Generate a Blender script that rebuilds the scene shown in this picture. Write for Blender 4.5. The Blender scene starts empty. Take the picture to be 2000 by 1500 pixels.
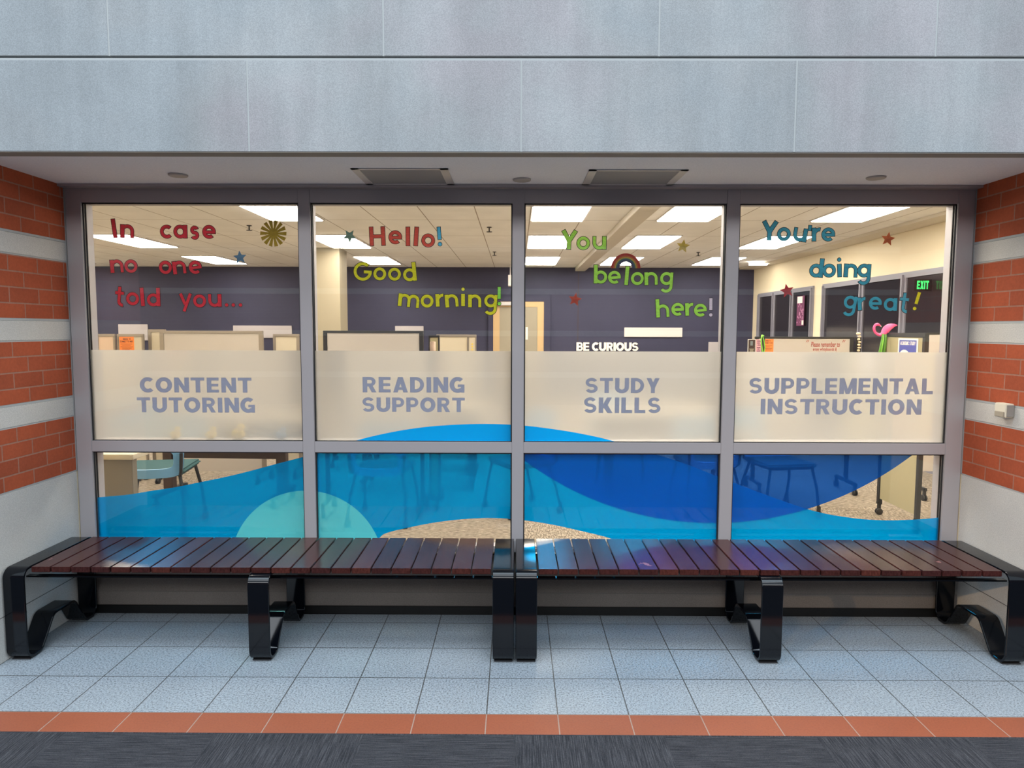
import bpy, bmesh, math, random
from mathutils import Vector, Matrix
random.seed(7)
S = bpy.context.scene
COL = S.collection
R = math.radians
# ------------------------------------------------------------------ camera
def camera():
    yaw, pitch, roll, f = -0.00523, 0.07908, 0.00272, 1344.4
    cy, sy, cp, sp, cr, sr = math.cos(yaw), math.sin(yaw), math.cos(pitch), math.sin(pitch), math.cos(roll), math.sin(roll)
    fwd = Vector((sy*cp, cy*cp, -sp)); rt = Vector((cy, -sy, 0)); up = rt.cross(fwd)
    r2 = cr*rt + sr*up; u2 = -sr*rt + cr*up
    cam = bpy.data.cameras.new('camera'); o = bpy.data.objects.new('camera', cam); COL.objects.link(o)
    cam.sensor_width = 36; cam.lens = f/2000*36; cam.clip_end = 100
    m = Matrix((r2, u2, -fwd)).transposed().to_4x4(); m.translation = Vector((0, -3.89, 1.645))
    o.matrix_world = m
    S.camera = o
camera()
# ------------------------------------------------------------------ world, lights, exposure
w = bpy.data.worlds.new('atrium daylight'); S.world = w; w.use_nodes = True
bg = w.node_tree.nodes['Background']; bg.inputs[0].default_value = (0.74, 0.88, 1.0, 1); bg.inputs[1].default_value = 1.3
def area(name, loc, rot, sx, sy, power, col):
    l = bpy.data.lights.new(name, 'AREA'); l.shape = 'RECTANGLE'; l.size = sx; l.size_y = sy; l.energy = power; l.color = col
    o = bpy.data.objects.new(name, l); COL.objects.link(o); o.location = loc; o.rotation_euler = rot
    return o
area('skylight', (-0.4, -3.6, 8.4), (R(-4), 0, 0), 11, 3.0, 640, (0.74, 0.88, 1.0))
area('recess_fill', (-0.3, -7.4, 8.8), (R(46), 0, 0), 11, 2.4, 360, (0.90, 0.94, 1.0))  # added area fill for the recess, angled to the header's shadow edge
area('low_front_fill', (-0.3, -10.4, 5.1), (R(74), 0, 0), 13, 1.3, 400, (0.98, 0.96, 0.95))  # unseen low fill, added to lift the letters and upper window frame
def spot(name, loc, rot, power, col, size, blend):
    l = bpy.data.lights.new(name, 'SPOT'); l.energy = power; l.color = col; l.spot_size = size; l.spot_blend = blend; l.shadow_soft_size = .06
    o = bpy.data.objects.new(name, l); COL.objects.link(o); o.location = loc; o.rotation_euler = rot
spot('atrium downlight', (-4.2, -5.6, 3.2), Vector((6.7, 5.2, -2.75)).to_track_quat('-Z', 'Y').to_euler(), 820, (1.0, .66, .36), R(22), 1.0)
vs = S.view_settings
vs.view_transform = 'Standard'; vs.look = 'None'; vs.exposure = 0.0; vs.gamma = 1.0; vs.use_curve_mapping = False
S.cycles.transparent_max_bounces = 24
S.cycles.max_bounces = 10
S.cycles.transmission_bounces = 8
S.cycles.sample_clamp_indirect = 6
LIGHT = 25.0      # radiance of the office ceiling panels
# ------------------------------------------------------------------ materials
def srgb(r, g, b):
    f = lambda c: (c/255/12.92) if c/255 <= .04045 else ((c/255+.055)/1.055)**2.4
    return (f(r), f(g), f(b), 1)
def mat(name, col, rough=.6, metal=0, coat=0, spec=.5, emit=None, es=0):
    m = bpy.data.materials.new(name); m.use_nodes = True
    b = m.node_tree.nodes['Principled BSDF']
    b.inputs['Base Color'].default_value = col if len(col) == 4 else (*col, 1)
    b.inputs['Roughness'].default_value = rough; b.inputs['Metallic'].default_value = metal
    b.inputs['Coat Weight'].default_value = coat; b.inputs['Specular IOR Level'].default_value = spec
    if emit: b.inputs['Emission Color'].default_value = (*emit[:3], 1); b.inputs['Emission Strength'].default_value = es
    return m
class NT:
    def __init__(s, m): s.m = m; s.t = m.node_tree; s.b = s.t.nodes.get('Principled BSDF')
    def n(s, typ, **kw):
        x = s.t.nodes.new(typ)
        for k, v in kw.items():
            if k.startswith('i_'):
                key = k[2:]; x.inputs[int(key) if key.isdigit() else key.replace('_', ' ')].default_value = v
            else: setattr(x, k, v)
        return x
    def l(s, a, b): s.t.links.new(a, b)
    def coord(s, which='Object'): return s.n('ShaderNodeTexCoord').outputs[which]
    def noise(s, scale, detail=4, rough=.55, vec=None, stretch=None):
        v = vec or s.coord()
        if stretch:
            mp = s.n('ShaderNodeMapping'); mp.inputs['Scale'].default_value = stretch; s.l(v, mp.inputs[0]); v = mp.outputs[0]
        x = s.n('ShaderNodeTexNoise'); x.inputs['Scale'].default_value = scale; x.inputs['Detail'].default_value = detail; x.inputs['Roughness'].default_value = rough
        s.l(v, x.inputs['Vector']); return x.outputs['Fac']
    def ramp(s, fac, pts):
        r = s.n('ShaderNodeValToRGB'); e = r.color_ramp.elements
        while len(e) < len(pts): e.new(.5)
        for q, (p, c) in zip(e, pts): q.position = p; q.color = c if len(c) == 4 else (*c, 1)
        s.l(fac, r.inputs[0]); return r.outputs[0]
    def mix(s, fac, a, b, mode='MIX'):
        x = s.n('ShaderNodeMix', data_type='RGBA', blend_type=mode)
        for sock, v in ((x.inputs[0], fac), (x.inputs[6], a), (x.inputs[7], b)):
            if hasattr(v, 'is_output'): s.l(v, sock)
            else: sock.default_value = v
        return x.outputs[2]
    def bump(s, h, strength=.3, dist=.003):
        x = s.n('ShaderNodeBump'); x.inputs['Strength'].default_value = strength; x.inputs['Distance'].default_value = dist
        s.l(h, x.inputs['Height']); s.l(x.outputs[0], s.b.inputs['Normal'])
    def base(s, c): s.l(c, s.b.inputs['Base Color'])
def g(v, k=1.0): return (v, v, v*k, 1)

def concrete(name, base, var=.16, streak=True):
    m = mat(name, base, .82, spec=.25); k = NT(m)
    a = k.noise(1.3, 5, .6); b = k.noise(220, 2, .7); c = k.noise(2.2, 4, .6, stretch=(3.5, 3.5, .35))
    col = k.ramp(a, [(.3, [x*(1-var) for x in base[:3]]), (.7, [x*(1+var*.6) for x in base[:3]])])
    if streak: col = k.mix(.45, col, k.ramp(c, [(.35, g(.72)), (.65, g(1.0))]), 'MULTIPLY')
    col = k.mix(.55, col, k.ramp(b, [(.38, g(.66)), (.62, g(1.04))]), 'MULTIPLY')
    if streak: col = k.mix(.8, col, k.ramp(k.noise(.9, 4, .6), [(.38, (1.06, .97, .99, 1)), (.5, (1, 1, 1, 1)), (.62, (.95, 1.0, 1.03, 1))]), 'MULTIPLY')
    ri = k.n('ShaderNodeNewGeometry').outputs['Random Per Island']
    col = k.mix(1, col, k.ramp(ri, [(0, g(.93)), (1, (1.0, 1.0, 1.0, 1))]), 'MULTIPLY')
    k.base(col); k.bump(b, .25, .002); return m
M_HEAD = concrete('cast stone', (.36, .374, .382, 1))
M_BASE = concrete('cast stone base', (.54, .525, .495, 1), .12, False)
M_PLINTH = concrete('shaded plinth stone', (.17, .15, .135, 1), .12, False)  # base stone darkened: shade under the benches is put into its colour
M_MORT = mat('pale mortar', (.37, .385, .385, 1), .9)
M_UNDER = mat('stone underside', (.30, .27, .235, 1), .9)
M_SOFFIT = mat('soffit paint', (.85, .87, .93, 1), .7)
k = NT(M_SOFFIT); nz = k.noise(130, 2, .7); k.base(k.ramp(nz, [(.35, (.81, .83, .90)), (.65, (.88, .90, .96))])); k.bump(nz, .15, .001)

def brick_mat(name, axis, z0, c1, c2, mort, ph=0.0):
    m = mat(name, c1, .85, spec=.2); k = NT(m)
    sp = k.n('ShaderNodeSeparateXYZ'); k.l(k.coord(), sp.inputs[0])
    cb = k.n('ShaderNodeCombineXYZ'); k.l(sp.outputs[axis], cb.inputs[0]); k.l(sp.outputs[2], cb.inputs[1])
    mp = k.n('ShaderNodeMapping'); mp.inputs['Location'].default_value = (ph, -z0, 0); k.l(cb.outputs[0], mp.inputs[0])
    b = k.n('ShaderNodeTexBrick', offset=.5, offset_frequency=2, squash=1)
    b.inputs['Scale'].default_value = 1; b.inputs['Brick Width'].default_value = .213; b.inputs['Row Height'].default_value = .0797
    b.inputs['Mortar Size'].default_value = .0042; b.inputs['Mortar Smooth'].default_value = .2; b.inputs['Bias'].default_value = 0
    b.inputs['Color1'].default_value = c1; b.inputs['Color2'].default_value = c2; b.inputs['Mortar'].default_value = mort
    k.l(mp.outputs[0], b.inputs['Vector'])
    nz = k.noise(60, 4, .7); n2 = k.noise(5, 3)
    col = k.mix(.5, b.outputs['Color'], k.ramp(nz, [(.3, g(.72)), (.7, g(1.1))]), 'MULTIPLY')
    col = k.mix(.5, col, k.ramp(n2, [(.3, g(.8)), (.7, g(1.1))]), 'MULTIPLY')
    k.base(col)
    ad = k.n('ShaderNodeMath', operation='MULTIPLY_ADD'); k.l(nz, ad.inputs[0]); ad.inputs[1].default_value = .25
    inv = k.n('ShaderNodeMath', operation='SUBTRACT'); inv.inputs[0].default_value = 1; k.l(b.outputs['Fac'], inv.inputs[1]); k.l(inv.outputs[0], ad.inputs[2])
    k.bump(ad.outputs[0], .5, .004); return m
BR1, BR2, BRM = (.375, .082, .034, 1), (.30, .066, .029, 1), (.32, .155, .11, 1)
def M_BRICK(z0, ph=0): return brick_mat('red brick', 1, z0, BR1, BR2, BRM, ph)
def grid_mat(name, c1, c2, grout, ox, oy, w_, h_, gs, rough, speck):
    m = mat(name, c1, rough, spec=.5); k = NT(m)
    mp = k.n('ShaderNodeMapping'); mp.inputs['Location'].default_value = (-ox, -oy, 0); k.l(k.coord(), mp.inputs[0])
    b = k.n('ShaderNodeTexBrick', offset=0, squash=1)
    for kk, v in (('Scale', 1), ('Brick Width', w_), ('Row Height', h_), ('Mortar Size', gs), ('Mortar Smooth', .1), ('Bias', 0), ('Color1', c1), ('Color2', c2), ('Mortar', grout)): b.inputs[kk].default_value = v
    k.l(mp.outputs[0], b.inputs['Vector'])
    s1 = k.noise(120, 2, .9); s2 = k.noise(3, 3)
    col = k.mix(speck, b.outputs['Color'], k.ramp(s1, [(.36, g(.35)), (.5, g(1.0)), (.66, g(1.25))]), 'MULTIPLY')
    col = k.mix(.5, col, k.ramp(s2, [(.3, g(.86)), (.7, g(1.05))]), 'MULTIPLY')
    k.base(col)
    inv = k.n('ShaderNodeMath', operation='SUBTRACT'); inv.inputs[0].default_value = 1; k.l(b.outputs['Fac'], inv.inputs[1])
    k.bump(inv.outputs[0], .4, .002); return m
M_TILE = grid_mat('speckled blue grey tile', (.288, .325, .355, 1), (.275, .312, .345, 1), (.085, .085, .085, 1), -2.255, -1.06, .305, .305, .0028, .42, .9)
M_BORD = grid_mat('terracotta border tile', (.28, .074, .033, 1), (.25, .066, .03, 1), (.30, .22, .18, 1), -2.255, -1.213, .305, .153, .0025, .5, .2)
def carpet(name, c1, c2, tile, sx, sy):
    m = mat(name, c1, .95, spec=.1); k = NT(m)
    ck = k.n('ShaderNodeTexChecker'); ck.inputs['Scale'].default_value = 1/tile; k.l(k.coord(), ck.inputs[0])
    ca = k.ramp(k.noise(1, 3, .7, stretch=(sx, sy, 1)), [(.40, c1), (.74, c2)])
    cb = k.ramp(k.noise(1, 3, .7, stretch=(sy, sx, 1)), [(.42, c1), (.68, c2)])
    pile = k.noise(330, 2, .8)
    col = k.mix(ck.outputs['Fac'], ca, cb); col = k.mix(.7, col, k.ramp(pile, [(.35, g(.5)), (.65, g(1.3))]), 'MULTIPLY')
    k.base(col); k.bump(pile, .5, .004); return m
M_CARP = carpet('charcoal carpet tile', (.027, .028, .033, 1), (.082, .082, .091, 1), .61, 7, 240)
M_RUG = carpet('tan office carpet', (.16, .13, .10, 1), (.52, .44, .34, 1), 1.22, 20, 90)
M_FRAME = mat('bronze anodised aluminium', (.40, .375, .385, 1), .5, .3)
M_GASKET = mat('black gasket', (.012, .012, .013, 1), .5)
M_BLACK = mat('gloss black powder coat', (.0022, .003, .005, 1), .10, coat=0, spec=.36)
M_BLKMATT = mat('black plastic', (.018, .018, .02, 1), .5)
def wood():
    m = mat('stained bench wood', (.06, .03, .03, 1), .3, coat=.0, spec=.2); k = NT(m)
    m.node_tree.nodes['Principled BSDF'].inputs['Coat Roughness'].default_value = .13
    ri = k.n('ShaderNodeNewGeometry').outputs['Random Per Island']
    a = k.ramp(ri, [(0, (.054, .0155, .0125)), (.5, (.038, .0125, .012)), (1, (.070, .020, .015))])
    gr = k.noise(1, 5, .65, stretch=(140, 2.2, 60))
    col = k.mix(.8, a, k.ramp(gr, [(.35, g(.5)), (.65, g(1.35))]), 'MULTIPLY')
    wn = k.noise(5.5, 6, .65); wm = k.ramp(wn, [(.69, g(0)), (.72, g(1))])
    col = k.mix(wm, col, (.22, .105, .10, 1)); k.base(col)
    rr = k.n('ShaderNodeMath', operation='MULTIPLY_ADD'); k.l(gr, rr.inputs[0]); rr.inputs[1].default_value = .14; rr.inputs[2].default_value = .15
    k.l(rr.outputs[0], k.b.inputs['Roughness']); k.bump(gr, .05, .0004); return m
M_WOOD = wood()
def glass():
    m = bpy.data.materials.new('clear glazing'); m.use_nodes = True; t = m.node_tree; t.nodes.clear()
    k = NT(m); o = k.n('ShaderNodeOutputMaterial'); mx = k.n('ShaderNodeMixShader'); fr = k.n('ShaderNodeFresnel')
    ior = k.n('ShaderNodeMath', operation='MULTIPLY_ADD'); k.l(k.n('ShaderNodeNewGeometry').outputs['Backfacing'], ior.inputs[0]); ior.inputs[1].default_value = 1/1.5-1.5; ior.inputs[2].default_value = 1.5; k.l(ior.outputs[0], fr.inputs[0])
    tr = k.n('ShaderNodeBsdfTransparent'); tr.inputs[0].default_value = (.955, .965, .96, 1)
    gl = k.n('ShaderNodeBsdfGlossy'); gl.inputs['Roughness'].default_value = 0
    k.l(fr.outputs[0], mx.inputs[0]); k.l(tr.outputs[0], mx.inputs[1]); k.l(gl.outputs[0], mx.inputs[2]); k.l(mx.outputs[0], o.inputs[0]); return m
M_GLASS = glass()
def film(name, tint, body, fac, tl=.5, blur=0.0):
    m = bpy.data.materials.new(name); m.use_nodes = True; t = m.node_tree; t.nodes.clear(); k = NT(m)
    o = k.n('ShaderNodeOutputMaterial'); mx = k.n('ShaderNodeMixShader'); mx.inputs[0].default_value = fac
    if blur:
        tr = k.n('ShaderNodeBsdfRefraction'); tr.inputs['Roughness'].default_value = blur; tr.inputs['IOR'].default_value = 1.25
    else: tr = k.n('ShaderNodeBsdfTransparent')
    tr.inputs[0].default_value = tint
    md = k.n('ShaderNodeMixShader'); md.inputs[0].default_value = tl
    d = k.n('ShaderNodeBsdfDiffuse'); d.inputs[0].default_value = body
    x = k.n('ShaderNodeBsdfTranslucent'); x.inputs[0].default_value = body
    k.l(d.outputs[0], md.inputs[1]); k.l(x.outputs[0], md.inputs[2])
    k.l(tr.outputs[0], mx.inputs[1]); k.l(md.outputs[0], mx.inputs[2]); k.l(mx.outputs[0], o.inputs[0]); return m
M_FROST = film('frosted film', (.95, .92, .86, 1), (.53, .51, .475, 1), .74, .60, .33)
M_FTEXT = mat('grey film lettering', (.385, .395, .50, 1), .6, spec=.2)
M_BLUE = film('blue film', (.0, .36, .85, 1), (.0, .37, .90, 1), .44, .55)
M_BLUE2 = film('blue film on frost', (.0, .36, .80, 1), (.0, .29, .74, 1), .97, .5)
M_TEAL = film('teal film', (.26, .78, .80, 1), (.06, .58, .78, 1), .64, .5)
M_DARKB = film('dark blue film', (.04, .17, .62, 1), (.0, .11, .60, 1), .36, .5)
PAL = {'red': (.50, .028, .042, 1), 'coral': (.56, .075, .05, 1), 'yellow': (.72, .50, .02, 1), 'green': (.30, .60, .07, 1), 'teal': (.045, .27, .36, 1), 'sky blue': (.08, .38, .58, 1), 'lilac grey': (.55, .45, .50, 1), 'bright green': (.22, .62, .07, 1)}
def paper(name, c):
    m = mat(name, c, .65, spec=.2); k = NT(m); n_ = k.noise(45, 4, .7, stretch=(1, 1, 3))
    k.base(k.mix(.6, c, k.ramp(n_, [(.35, g(.75)), (.7, g(1.18))]), 'MULTIPLY')); return m
M_PAL = {c: paper(c + ' card', tuple(min(.88, q*1.6) for q in v[:3]) + (1,)) for c, v in PAL.items()}
M_EDGE = mat('black card edge', (.008, .008, .009, 1), .7)
M_CEIL = grid_mat('office ceiling tile', (.90, .88, .85, 1), (.88, .86, .83, 1), (.36, .31, .26, 1), -.43, 4.16, .585, 1.34, .006, .9, .08)
M_NAVY = mat('navy painted wall', (.066, .064, .100, 1), .7); k = NT(M_NAVY); k.base(k.ramp(k.noise(1.5, 3), [(.3, (.022, .0235, .056)), (.7, (.028, .029, .066))]))
M_CREAM = mat('cream painted wall', (.68, .59, .42, 1), .7)
M_IFRAME = mat('grey hollow metal', (.20, .195, .235, 1), .45)
M_DARKGL = mat('dark office glass', (.016, .014, .017, 1), .12)
M_BOARD = mat('white marker board', (.50, .45, .40, 1), .35)
M_PANEL = mat('pale partition panel', (.56, .49, .37, 1), .8)
M_PINKP = mat('blush partition panel', (.62, .46, .34, 1), .8)
M_OLIVE = mat('olive tack panel', (.36, .31, .18, 1), .9)
M_METAL = mat('warm grey metal', (.30, .26, .22, 1), .4, .5)
M_WHITE = mat('white paint', (.58, .54, .52, 1), .6)
M_SIGNW = mat('pale sign panel', (.42, .39, .40, 1), .5)
M_MAPLE = mat('maple', (.50, .34, .17, 1), .45)
M_FROSTD = mat('frosted door glass', (.29, .255, .19, 1), .4)
M_LAMP = mat('light diffuser', (.9, .9, .85, 1), .5, emit=(1.0, .915, .80), es=LIGHT)
M_ALU = mat('brushed aluminium', (.55, .54, .55, 1), .35, .2)
M_GRILLE = mat('grey perforated panel', (.23, .235, .26, 1), .6)
M_ORANGE = mat('orange paper', (.86, .24, .055, 1), .8)
M_INK = mat('dark ink', (.05, .03, .025, 1), .8)
M_RED = mat('red marker', (.36, .035, .025, 1), .7)
M_PINK = mat('hot pink plastic', (.90, .085, .24, 1), .45)
M_LIME = mat('lime ribbon', (.09, .24, .025, 1), .6)
M_SHELL = mat('ivory beads', (.74, .60, .40, 1), .55)
M_POSTB = mat('blue poster ink', (.065, .085, .33, 1), .7)
M_PAPER = mat('white paper', (.74, .70, .64, 1), .8)
M_MAG = mat('magenta poster ink', (.12, .02, .075, 1), .7)
M_CHAIR = mat('pale blue shell', (.17, .38, .60, 1), .4)
M_SEAT = mat('teal upholstery', (.016, .07, .075, 1), .85)
M_DESK = mat('beige laminate', (.40, .34, .25, 1), .5)
M_DKWOOD = mat('dark brown leg panel', (.055, .032, .026, 1), .5)
M_TAN = mat('taupe panel', (.22, .19, .14, 1), .7)
M_GREENLED = mat('green letters', (.05, .8, .15, 1), .5, emit=(.04, 1, .16), es=1.1)
M_CREAMP = mat('cream plastic', (.62, .57, .46, 1), .5)
M_YEL = mat('yellow rubber', (.85, .58, .05, 1), .5)
M_BLUET = mat('blue rubber', (.12, .30, .55, 1), .5)
# ------------------------------------------------------------------ mesh helpers
class MB:
    def __init__(s): s.bm = bmesh.new()
    def box(s, x0, x1, y0, y1, z0, z1, bev=0, rot=0, seg=2):
        m = Matrix.Translation(((x0+x1)/2, (y0+y1)/2, (z0+z1)/2)) @ Matrix.Rotation(rot, 4, 'Z') @ Matrix.Diagonal((abs(x1-x0), abs(y1-y0), abs(z1-z0), 1))
        r = bmesh.ops.create_cube(s.bm, size=1, matrix=m)
        if bev: bmesh.ops.bevel(s.bm, geom=list({e for v in r['verts'] for e in v.link_edges}), offset=bev, segments=seg, affect='EDGES')
        return s
    def poly(s, pts): s.bm.faces.new([s.bm.verts.new(p) for p in pts]); return s
    def prism(s, pts, y0, y1):          # outline in x,z ; thickness along y
        a = [s.bm.verts.new((x, y0, z)) for x, z in pts]; b = [s.bm.verts.new((x, y1, z)) for x, z in pts]
        s.bm.faces.new(a); s.bm.faces.new(b[::-1])
        for i in range(len(a)): j = (i+1) % len(a); s.bm.faces.new((a[j], a[i], b[i], b[j]))
        return s
    def tube(s, path, r, n=10, cap=True):
        path = [Vector(p) for p in path]; rr = r if isinstance(r, (list, tuple)) else [r]*len(path); rings = []
        for i, p in enumerate(path):
            d = (path[min(i+1, len(path)-1)] - path[max(i-1, 0)]).normalized()
            u = d.orthogonal().normalized() if i == 0 else (u - d*u.dot(d)).normalized()
            v = d.cross(u)
            rings.append([s.bm.verts.new(p + rr[i]*(math.cos(t)*u + math.sin(t)*v)) for t in [2*math.pi*q/n for q in range(n)]])
        for a, b in zip(rings, rings[1:]):
            for q in range(n): s.bm.faces.new((a[q], a[(q+1) % n], b[(q+1) % n], b[q]))
        if cap: s.bm.faces.new(rings[0][::-1]); s.bm.faces.new(rings[-1])
        return s
    def lathe(s, c, prof, n=28, axis='Z'):
        c = Vector(c); rings = []
        for r, h in prof:
            ring = []
            for q in range(n):
                a, b = r*math.cos(2*math.pi*q/n), r*math.sin(2*math.pi*q/n)
                ring.append(s.bm.verts.new(c + (Vector((a, b, h)) if axis == 'Z' else Vector((a, h, b)) if axis == 'Y' else Vector((h, a, b)))))
            rings.append(ring)
        for a, b in zip(rings, rings[1:]):
            for q in range(n): s.bm.faces.new((a[q], a[(q+1) % n], b[(q+1) % n], b[q]))
        s.bm.faces.new(rings[0][::-1]); s.bm.faces.new(rings[-1]); return s
    def ball(s, c, r, sc=(1, 1, 1), n=14):
        bmesh.ops.create_uvsphere(s.bm, u_segments=n, v_segments=n//2+2, radius=r, matrix=Matrix.Translation(c) @ Matrix.Diagonal((*sc, 1))); return s
    def build(s, name, m, parent=None, smooth=False):
        bmesh.ops.recalc_face_normals(s.bm, faces=s.bm.faces)
        me = bpy.data.meshes.new(name); s.bm.to_mesh(me); s.bm.free()
        me.materials.append(m); o = bpy.data.objects.new(name, me); COL.objects.link(o)
        if smooth:
            for p in me.polygons: p.use_smooth = True
            try: me.set_sharp_from_angle(angle=R(40))
            except Exception: pass
        if parent: o.parent = parent; o.matrix_parent_inverse = parent.matrix_basis.inverted() if parent.type == 'EMPTY' and parent.get('keep') else Matrix()
        return o
def empty(name, loc=(0, 0, 0), rz=0):
    o = bpy.data.objects.new(name, None); o.empty_display_size = .05; COL.objects.link(o); o.location = loc; o.rotation_euler = (0, 0, rz); return o
def tag(o, label, cat, group=None, kind=None):
    o['label'] = label; o['category'] = cat
    if group: o['group'] = group
    if kind: o['kind'] = kind
    return o
def struct(o): o['kind'] = 'structure'; return o
def copy_tree(o, parent=None):
    c = o.copy(); COL.objects.link(c)
    if parent: c.parent = parent
    for ch in list(o.children): copy_tree(ch, c)
    return c
def cap_strokes(ch):
    """heavy grotesque capitals, cap height 1: (polyline, width) ribbons and plain polygons"""
    W = .255; h = W/2
    def el(cx, cz, rx, rz, a0, a1): n = max(10, int(abs(a1-a0)/7)); return [(cx+rx*math.cos(R(a0+(a1-a0)*q/n)), cz+rz*math.sin(R(a0+(a1-a0)*q/n))) for q in range(n+1)]
    def bar(x0, x1, z0, z1): return ('p', [(x0, z0), (x1, z0), (x1, z1), (x0, z1)])
    def dia(x0, x1, w_=.27, z0=0, z1=1): return ('p', [(x0, z0), (x0+w_, z0), (x1+w_, z1), (x1, z1)])
    def rib(p, w_=W): return ('r', p, w_)
    st = bar(0, W, 0, 1); b_ = .2
    return {
     'A': ([dia(0, .275, .25), ('p', [(.56, 0), (.81, 0), (.535, 1), (.285, 1)]), bar(.2, .6, .17, .34)], .81),
     'B': ([st, rib([(.1, .905)] + el(.42, .705, .185, .20, 90, -90) + [(.1, .505)], b_), rib([(.1, .495)] + el(.44, .295, .20, .20, 90, -90) + [(.1, .095)], b_)], .74),
     'C': ([rib(el(.42, .5, .31, .388, 47, 313))], .745), 'D': ([st, rib([(.1, .895)] + el(.30, .5, .36, .395, 90, -90) + [(.1, .105)], .215)], .78),
     'E': ([st, bar(0, .66, 0, b_), bar(0, .63, .41, .59), bar(0, .66, 1-b_, 1)], .67), 'F': ([st, bar(0, .61, .38, .57), bar(0, .64, 1-b_, 1)], .64),
     'G': ([rib(el(.42, .5, .31, .388, 47, 318)), bar(.60, .80, .0, .52), bar(.43, .80, .36, .53)], .82), 'I': ([st], W),
     'K': ([st, dia(.12, .46, .29, .30, 1), ('p', [(.50, 0), (.80, 0), (.45, .62), (.24, .40)])], .79),
     'L': ([st, bar(0, .62, 0, b_)], .63), 'M': ([st, bar(.70, .70+W, 0, 1), ('p', [(.36, 0), (.565, 0), (.26, 1), (.0, 1)]), ('p', [(.36, 0), (.565, 0), (.925, 1), (.665, 1)])], .925),
     'N': ([st, bar(.56, .56+W, 0, 1), ('p', [(.53, 0), (.785, 0), (.255, 1), (.0, 1)])], .785), 'O': ([rib(el(.44, .5, .325, .388, 0, 360))], .88),
     'P': ([st, rib([(.1, .9)] + el(.40, .665, .22, .235, 90, -90) + [(.1, .43)], .2)], .72),
     'R': ([st, rib([(.1, .9)] + el(.40, .69, .215, .21, 90, -90) + [(.1, .48)], .2), ('p', [(.50, 0), (.76, 0), (.53, .46), (.29, .46)])], .76),
     'S': ([rib(el(.37, .70, .245, .205, 22, 270) + el(.37, .30, .26, .2, 90, -158), .2)], .74), 'T': ([bar(.265, .265+W, 0, 1), bar(0, .755, 1-b_, 1)], .755),
     'U': ([rib([(h, 1), (h, .42)] + el(.40, .40, .288, .29, 180, 360) + [(.688, .42), (.688, 1)])], .80), 'W': ([dia(.20, .0, .22), dia(.20, .42, .22), dia(.68, .42, .22), dia(.68, .88, .22)], 1.1),
     'X': ([dia(0, .50, .28), dia(.50, 0, .28)], .78), 'Y': ([('p', [(.27, .0), (.50, 0), (.50, .44), (.27, .44)]), ('p', [(.27, .36), (.50, .44), (.27, 1), (0, 1)]), ('p', [(.50, .36), (.27, .44), (.50, 1), (.77, 1)])], .77), ' ': ([], .24)}[ch]
def caps(name, body, m, box, y, parent=None, depth=.0006, gap=.12):
    x0, x1, z0, z1 = box; tot = sum(cap_strokes(c)[1] for c in body) + gap*(len(body)-1); kx, kz = (x1-x0)/tot, z1-z0
    b = MB(); cur = 0
    for c in body:
        st, gw = cap_strokes(c)
        for n_, q in enumerate(st):
            e = n_*8e-6
            P = lambda x, z: (x0+(cur+x)*kx, z0+z*kz)
            if q[0] == 'p':
                pts = [P(*p) for p in q[1]]
                if sum(pts[i][0]*pts[(i+1) % len(pts)][1]-pts[(i+1) % len(pts)][0]*pts[i][1] for i in range(len(pts))) < 0: pts = pts[::-1]
                b.prism(pts, y-e-depth, y)
            else:
                p = [Vector(t) for t in q[1]]; w_ = q[2]; closed = (p[0]-p[-1]).length < 1e-6; L_, R_ = [], []
                for i in range(len(p)):
                    a_ = p[i-1] if i else (p[-2] if closed else p[0]); c_ = p[i+1] if i < len(p)-1 else (p[1] if closed else p[-1])
                    d = (c_-a_).normalized(); n2 = Vector((-d.y, d.x))*w_/2; L_.append(p[i]+n2); R_.append(p[i]-n2)
                for i in range(len(p)-1): b.prism([P(*L_[i]), P(*R_[i]), P(*R_[i+1]), P(*L_[i+1])], y-e-depth, y)
        cur += gw+gap
    return b.build(name, m, parent)
def text(name, body, m, box, y, parent=None, bold=0.0, depth=.0006, space=1.0, shear=0.0, plane='XZ', xpos=None):
    cu = bpy.data.curves.new(name, 'FONT'); cu.body = body; cu.size = 1; cu.offset = bold; cu.space_character = space; cu.shear = shear
    cu.extrude = 0; cu.resolution_u = 4
    t = bpy.data.objects.new(name, cu); COL.objects.link(t)
    me = bpy.data.meshes.new_from_object(t.evaluated_get(bpy.context.evaluated_depsgraph_get())); bpy.data.objects.remove(t)
    xs = [v.co.x for v in me.vertices]; ys = [v.co.y for v in me.vertices]
    x0, x1, z0, z1 = box; ax, bx, ay, by = min(xs), max(xs), min(ys), max(ys)
    b = bmesh.new(); b.from_mesh(me); bpy.data.meshes.remove(me)
    for v in b.verts:
        X = x0 + (v.co.x-ax)/(bx-ax)*(x1-x0); Z = z0 + (v.co.y-ay)/(by-ay)*(z1-z0)
        v.co = (X, y, Z)
    if depth:
        r = bmesh.ops.extrude_face_region(b, geom=list(b.faces))
        for v in [q for q in r['geom'] if isinstance(q, bmesh.types.BMVert)]: v.co.y -= depth
    k_ = MB(); k_.bm.free(); k_.bm = b
    return k_.build(name, m, parent)
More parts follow.
